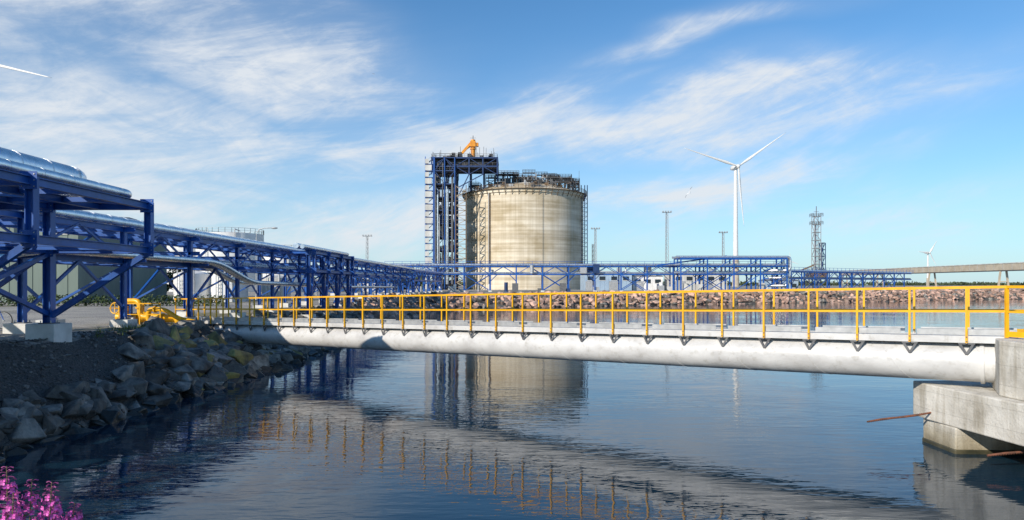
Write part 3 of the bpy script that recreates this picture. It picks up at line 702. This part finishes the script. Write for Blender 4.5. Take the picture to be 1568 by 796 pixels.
cv.build('conveyor_gallery')

# ---------------------------------------------------------------- wind turbines
def turbine(x,y_,zh,bl_,angs,yaw=0.0,conc=0.27,rb=1.0,bs=1.0):
    m=MB(); z0=1.5; zc=z0+(zh-z0)*conc*.9
    m.cyl((x,y_,z0),(x,y_,zc),3.0*rb,'beige_conc',24,r2=2.5*rb); m.cyl((x,y_,zc),(x,y_,zh-1.6*rb),2.1*rb,'white_paint',24,r2=1.35*rb)
    c,s=math.cos(yaw),math.sin(yaw)
    Rt=lambda X,Y,Z:V((x+X*c-Y*s,y_+X*s+Y*c,zh+Z))
    sec=[(-4.2,1.1),(-3.2,1.7),(0,2.0),(5,1.9),(7.5,1.3)]
    vs=[];nn=12
    for yy,r in sec:
        for k in range(nn):
            a=2*math.pi*k/nn; vs.append(Rt(r*rb*math.copysign(abs(math.cos(a))**.6,math.cos(a)),yy*rb,r*rb*math.copysign(abs(math.sin(a))**.6,math.sin(a))))
    fs=[(i*nn+k,i*nn+(k+1)%nn,(i+1)*nn+(k+1)%nn,(i+1)*nn+k) for i in range(len(sec)-1) for k in range(nn)]+[tuple(range(nn)),tuple(range(4*nn,5*nn))]
    m.add(vs,fs,'white_paint',True)
    hs=[Rt(0,-6.6*rb,0),Rt(0,-6.2*rb,0),Rt(0,-5.2*rb,0),Rt(0,-4.2*rb,0)]; m.sweep(hs,[.2*rb,1.0*rb,1.6*rb,1.7*rb],'white_paint',14)
    for ang in angs:
        a=math.radians(ang); dx,dz=math.cos(a),math.sin(a); px,pz=-dz,dx; vs=[];st=[(0,.9,.9,0),(.04,.9,.9,0),(.1,1.2,.6,.5),(.2,1.5,.42,.35),(.4,1.05,.28,.2),(.6,.75,.18,.1),(.8,.5,.12,.05),(.95,.3,.07,0),(1,.06,.03,0)]
        for t,ch,th,tw in st:
            r=1.2*rb+t*(bl_-1.2*rb); bend=-.9*rb*t*t*2
            for k in range(8):
                q=2*math.pi*k/8; e=ch*rb*bs*math.cos(q); f=th*rb*math.sin(q); e2=e*math.cos(tw)-f*math.sin(tw); f2=e*math.sin(tw)+f*math.cos(tw)
                vs.append(Rt(dx*r+px*e2,-5.2*rb+f2+bend,dz*r+pz*e2))
        fs=[(i*8+k,i*8+(k+1)%8,(i+1)*8+(k+1)%8,(i+1)*8+k) for i in range(len(st)-1) for k in range(8)]+[tuple(range(8)),tuple(range(64,72))]
        m.add(vs,fs,'white_paint',True)
    m.build('wind_turbine')
turbine(190,580,103.7,51,(164.5,35,-85.5),.15,bs=.8)
turbine(731,1200,60,25,(176,58,-62),.2,rb=.85,bs=1.3)
turbine(732,1800,66,24,(100,-20,-140),.2,rb=.9,bs=1.2)
turbine(-247,300,104.8,51,(-13.8,106,226),0,bs=.75)

# ---------------------------------------------------------------- vegetation
def leaf_quads(mb,c,rad,nq,size,mt,R):
    for _ in range(nq):
        d=V((R.gauss(0,1),R.gauss(0,1),R.gauss(0,1))).normalized()*(R.random()**.4)
        p=V((c[0]+d.x*rad[0],c[1]+d.y*rad[1],c[2]+d.z*rad[2])); s=size*R.uniform(.6,1.3)
        a=V((R.gauss(0,1),R.gauss(0,1),R.gauss(0,1))).normalized(); b=a.orthogonal().normalized(); c2=a.cross(b)
        mb.add([p+b*s,p+c2*s*.6,p-b*s,p-c2*s*.6],[(0,1,2,3)],mt)
def tree(x,y_,h,seed):
    R=random.Random(seed); m=MB(); z0=gz(x,y_)
    m.sweep([(x,y_,z0-.2),(x+.1,y_,z0+h*.35),(x+.05,y_,z0+h*.8)],[.2,.14,.04],'bark',8)
    for k in range(11):
        a=R.uniform(0,6.28); z=z0+h*R.uniform(.25,.9); rr=h*.36*(1.15-abs((z-z0)/h-.5)); q=(x+rr*math.cos(a),y_+rr*math.sin(a),z+.3)
        m.sweep([(x,y_,z-h*.12),q],[.06,.02],'bark',5)
        leaf_quads(m,q,(h*.17,h*.17,h*.12),120,.16,'leaf',R)
    leaf_quads(m,(x,y_,z0+h*.85),(h*.15,h*.15,h*.16),130,.16,'leaf',R)
    m.build('deciduous_tree')
for i,(x,y_,h) in enumerate(((-48,92,4.2),(-46.2,90,3.4),(-44.3,93,4.6),(-42.5,91,3.6),(-51,95,4.8),(-40.8,94,3.2))): tree(x,y_,h,i)
m=MB(); R=random.Random(21)
for k in range(900):
    t=R.random(); x=-900+t*2600; y_=900+R.uniform(0,80)+max(0,x-100)*.7
    h=R.uniform(4,9)
    leaf_quads(m,(x,y_,2+h*.5),(5+R.random()*6,4,h*.6),16,2.4,'leaf_far',R)
m.build('distant_trees')
m=MB()
for k in range(260):
    x=R.uniform(-140,-22); y_=R.uniform(225,250); h=R.uniform(3,6); leaf_quads(m,(x,y_,2+h*.5),(3,2,h*.55),22,.9,'leaf_far',R)
m.build('tree_belt')
m=MB()
for k in range(240):
    x=-62+k*.15+R.uniform(-.1,.1); leaf_quads(m,(x,62+R.uniform(-.4,.4),2.35),(.5,.5,.6),26,.11,'leaf',R)
m.build('hedge')
m=MB()
for k in range(40):
    y_=R.uniform(22,34); x=float(np.interp(y_,[19,22,27,34],[-13.3,-13.5,-14.5,-16.3]))+R.gauss(0,.35); z=gz(x,y_)
    for j in range(16):
        a=R.uniform(0,6.28); l=R.uniform(.1,.30); e=V((math.cos(a)*l*.6,math.sin(a)*l*.6,l)); w_=V((-math.sin(a),math.cos(a),0))*.012
        p=V((x+R.gauss(0,.1),y_+R.gauss(0,.1),z)); m.add([p-w_,p+w_,p+e],[(0,1,2)],'grass_blade')
m.build('bank_weeds')

def fireweed(x,y_,h,seed,lean=(0,0),rl=.24):
    R=random.Random(seed); m=MB(); z0=gz(x,y_); b=V((x,y_,z0)); top=V((x+lean[0],y_+lean[1],z0+h))
    pts=[b.lerp(top,t/8)+V((lean[0],lean[1],0))*(-.3*math.sin(math.pi*t/8)) for t in range(9)]
    m.sweep(pts,[.006-.0005*k for k in range(9)],'stem',6)
    def at(t): 
        f=t*8; i=min(7,int(f)); return pts[i].lerp(pts[i+1],f-i)
    for k in range(34):
        t=.15+.55*k/34; p=at(t); a=k*2.4; l=R.uniform(.08,.13); o=V((math.cos(a),math.sin(a),.25))*l; s=V((-math.sin(a),math.cos(a),0))*.009
        m.add([p,p+o*.45+s,p+o+V((0,0,-.03)),p+o*.45-s],[(0,1,2),(0,2,3)],'grass_blade')
    t0=1-rl/h
    for k in range(52):
        t=t0+(1-t0)*k/52; p=at(t); a=k*2.4; f=1-k/52
        l=.012+.044*f*R.uniform(.8,1.2); c=p+V((math.cos(a)*l,math.sin(a)*l,.004+R.uniform(-.005,.008)))
        m.beam(p,c,.0022,.0022,'petal_dark')
        if f>.3:
            nd=V((math.cos(a),math.sin(a),.2)).normalized(); e1=nd.orthogonal().normalized(); e2=nd.cross(e1)
            for j in range(4):
                q=j*math.pi/2+R.uniform(-.2,.2); dd=e1*math.cos(q)+e2*math.sin(q); sd=e1*-math.sin(q)+e2*math.cos(q); L_=.014*R.uniform(.8,1.2)
                m.add([c,c+dd*L_*.6+sd*L_*.45+nd*.003,c+dd*L_+nd*.004,c+dd*L_*.6-sd*L_*.45+nd*.003],[(0,1,2,3)],'petal')
        else:
            m.sweep([c,c+V((math.cos(a)*.012,math.sin(a)*.012,-.006))],[.002,.0035],'petal_dark',5)
    m.build('fireweed_plant')
fireweed(-2.13,3.13,.70,1,(.02,0)); fireweed(-2.22,3.02,.68,2,(-.0,0.02)); fireweed(-2.08,3.2,.58,3,(.03,0),.17); fireweed(-2.3,3.12,.78,4,(-.01,0)); fireweed(-2.20,3.25,.60,5,(.02,0),.18); fireweed(-2.27,3.2,.70,6,(.02,0))

def gull(x,y_,z,s,roll):
    m=MB(); M=Matrix.Translation((x,y_,z))@Matrix.Rotation(roll,4,'Y')@Matrix.Rotation(math.radians(60),4,'Z')@Matrix.Scale(s,4)
    T=lambda p:M@V(p)
    m.sweep([T(p) for p in ((-.26,0,.0),(-.2,0,0),(-.08,0,-.01),(.06,0,0),(.16,0,.02),(.22,0,.035),(.26,0,.03),(.31,0,.02))],[s*r for r in (.015,.035,.06,.062,.045,.038,.028,.004)],'gull_white',10)
    m.add([T(p) for p in ((-.22,.03,0),(-.22,-.03,0),(-.36,-.07,0),(-.37,0,.0),(-.36,.07,0))],[(0,1,2,3,4)],'gull_white')
    for sd in (-1,1):
        w1=[(.10,.04*sd,.03),(-.09,.04*sd,.03),(.15,.30*sd,.14),(-.03,.32*sd,.12),(.02,.66*sd,.10),(-.08,.62*sd,.09)]
        vs=[T(p) for p in w1]+[T((p[0],p[1],p[2]-.012)) for p in w1]
        m.add(vs,[(0,1,3,2),(6,8,9,7),(0,2,8,6),(1,7,9,3)],'gull_white'); m.add(vs,[(2,3,5,4),(8,10,11,9),(2,4,10,8),(3,9,11,5),(4,5,11,10)],'gull_grey')
    m.build('seagull')
gull(15.6,60,11.9,.9,math.radians(-62)); gull(-60.9,300,96.5,1.3,.3)

bk=MB(); bx,by=-20.1,27.0; bz=gz(bx,by)+.35
for x in (bx,bx-1.05):
    bk.ring((x,by,bz),.33,.02,'rubber',(0,1,0),28,6); bk.ring((x,by,bz),.305,.01,'galv',(0,1,0),28,5); bk.cyl((x,by-.04,bz),(x,by+.04,bz),.025,'galv',8)
    for k in range(14): a=k*math.pi/7; bk.beam((x,by,bz),(x+.3*math.cos(a),by,bz+.3*math.sin(a)),.004,.004,'galv')
T=lambda a,b,r=.017,mt='blue_paint': bk.cyl((a[0],by,a[1]),(b[0],by,b[1]),r,mt,8)
hd=(bx-.22,bz+.52); st=(bx-.72,bz+.5); bb=(bx-.6,bz-.05)
T((bx,bz),hd); T(hd,bb); T(hd,st); T(bb,(st[0]-.02,st[1]+.12)); T(bb,(bx-1.05,bz)); T(st,(bx-1.05,bz)); T(hd,(hd[0]-.05,hd[1]+.2),.015,'galv')
bk.ball((st[0]-.03,by,st[1]+.15),.13,'rubber',(1,.6,.3)); bk.tube([(hd[0]-.2,by-.28,hd[1]+.24),(hd[0]-.03,by-.22,hd[1]+.22),(hd[0]-.03,by+.22,hd[1]+.22),(hd[0]-.2,by+.28,hd[1]+.24)],.013,'galv',6)
bk.ring((bb[0],by+.03,bb[1]),.09,.008,'steel_dark',(0,1,0),18,5); bk.beam((bb[0],by-.06,bb[1]-.16),(bb[0],by+.06,bb[1]+.16),.02,.02,'galv')
bk.build('bicycle')

# ---------------------------------------------------------------- light & sky
EL=math.radians(28); az=math.atan2(-.66,-.75)
sd=V((math.sin(az)*math.cos(EL),math.cos(az)*math.cos(EL),math.sin(EL)))
sl=bpy.data.lights.new('sun','SUN'); sl.energy=5.0; sl.angle=math.radians(.5); sl.color=(1,.90,.76)
so=bpy.data.objects.new('sun',sl); so.rotation_euler=(-sd).to_track_quat('-Z','Y').to_euler(); scene.collection.objects.link(so)
wd=bpy.data.worlds.new('World'); scene.world=wd; wd.use_nodes=True; nt=wd.node_tree; N=nt.nodes; L=nt.links
bg=N['Background']; bg.inputs['Strength'].default_value=.12
sky=N.new('ShaderNodeTexSky'); sky.sky_type='NISHITA'; sky.sun_disc=False; sky.sun_elevation=EL; sky.sun_rotation=az%(2*math.pi)
sky.air_density=1.0; sky.dust_density=.2; sky.ozone_density=2.0
def lk(x,i,q):
    if isinstance(q,(int,float)): x.inputs[i].default_value=q
    else: L.new(q,x.inputs[i])
def M_(op,a,b=None,c=None):
    x=N.new('ShaderNodeMath'); x.operation=op
    for i,q in enumerate((a,b,c)):
        if q is not None: lk(x,i,q)
    return x.outputs[0]
def rng_(v,a,b,c=0,d=1):
    x=N.new('ShaderNodeMapRange'); x.interpolation_type='SMOOTHSTEP'; L.new(v,x.inputs['Value'])
    for k,q in zip(('From Min','From Max','To Min','To Max'),(a,b,c,d)): x.inputs[k].default_value=q
    return x.outputs['Result']
def mixc(f,a,b,mode='MIX'):
    x=N.new('ShaderNodeMix'); x.data_type='RGBA'; x.blend_type=mode; lk(x,'Factor',f); L.new(a,x.inputs['A'])
    if isinstance(b,tuple): x.inputs['B'].default_value=(*b,1)
    else: L.new(b,x.inputs['B'])
    return x.outputs['Result']
tc=N.new('ShaderNodeTexCoord'); sp=N.new('ShaderNodeSeparateXYZ'); L.new(tc.outputs['Generated'],sp.inputs[0])
azi=M_('ARCTAN2',sp.outputs['X'],sp.outputs['Y']); ele=M_('ARCSINE',M_('MAXIMUM',sp.outputs['Z'],0.0))
cb=N.new('ShaderNodeCombineXYZ'); L.new(azi,cb.inputs[0]); L.new(ele,cb.inputs[1])
def cn(sc,st,rot,det,dist,off=(0,0,0),rough=.6):
    mp=N.new('ShaderNodeMapping'); mp.inputs['Rotation'].default_value=(0,0,math.radians(rot)); mp.inputs['Location'].default_value=off
    L.new(cb.outputs[0],mp.inputs['Vector'])
    m2=N.new('ShaderNodeMapping'); m2.inputs['Scale'].default_value=st; L.new(mp.outputs[0],m2.inputs['Vector'])
    n=N.new('ShaderNodeTexNoise'); n.inputs['Scale'].default_value=sc; n.inputs['Detail'].default_value=det
    n.inputs['Distortion'].default_value=dist; n.inputs['Roughness'].default_value=rough; L.new(m2.outputs[0],n.inputs['Vector']); return n.outputs['Fac']
banks=((-20,17.5,13,4.5,-10,1.0),(-31,9,22,6.5,5,.85),(-10,4.5,24,4.4,3,.85),(-5,11.5,17,4.0,10,.85),(15,12.6,20,2.9,3,.95),(15,7.8,14,2.4,7,.85),(15,18.8,10,1.4,9,.60),(-38,18,14,5,8,.65),(30,5,14,2.5,4,.45),(75,14,26,6,0,.7),(-85,14,28,8,0,.7),(170,16,50,8,0,.6))
wv=cn(2.2,(1,1.6,1),0,3,.3,(3,7,0)); warp=M_('MULTIPLY',M_('SUBTRACT',wv,.5),.20)
cov=None
for a_,e_,wa,we,tl,am in banks:
    a_,e_,wa,we,tl=[math.radians(q) for q in (a_,e_,wa,we,tl)]
    da=M_('SUBTRACT',azi,a_); de=M_('ADD',M_('SUBTRACT',ele,e_),warp)
    p=M_('ADD',M_('MULTIPLY',da,math.cos(tl)/wa),M_('MULTIPLY',de,math.sin(tl)/wa))
    q=M_('ADD',M_('MULTIPLY',da,-math.sin(tl)/we),M_('MULTIPLY',de,math.cos(tl)/we))
    gq=M_('MULTIPLY',M_('EXPONENT',M_('MULTIPLY',M_('ADD',M_('MULTIPLY',p,p),M_('MULTIPLY',q,q)),-1.0)),am)
    cov=gq if cov is None else M_('MAXIMUM',cov,gq)
streak=cn(5.0,(.55,3.0,1),-10,6,1.2,(4,0,0),.62)
fibre=cn(13,(.5,2.2,1),-24,5,1.8,(1,3,0),.68)
puff=cn(9,(1,1.7,1),8,6,.8,(9,2,0),.65)
st_=M_('ADD',M_('MULTIPLY',streak,.45),M_('ADD',M_('MULTIPLY',fibre,.25),M_('MULTIPLY',puff,.30)))
den=M_('MULTIPLY',rng_(M_('ADD',st_,M_('MULTIPLY',M_('SUBTRACT',cov,.5),.24)),.42,.72),rng_(cov,.02,.65))
veil=M_('MULTIPLY',cov,M_('ADD',M_('MULTIPLY',streak,.55),.12))
cl=M_('MINIMUM',M_('ADD',M_('MULTIPLY',den,.70),veil),.93)
skyt=mixc(1.0,sky.outputs[0],(0.52,0.96,1.24),'MULTIPLY')
haze=M_('MULTIPLY',M_('EXPONENT',M_('MULTIPLY',ele,-8.5)),.80)
skyt=mixc(haze,skyt,(5.0,6.0,6.7))
out=mixc(cl,skyt,(6.5,6.85,7.25))
L.new(out,bg.inputs['Color'])

cd=bpy.data.cameras.new('camera'); cd.sensor_width=36; cd.lens=24.0; cd.shift_y=38/1568; cd.clip_end=20000; cd.clip_start=.1
co=bpy.data.objects.new('camera',cd); co.location=(0,0,H); co.rotation_euler=(math.radians(90),0,0); scene.collection.objects.link(co); scene.camera=co
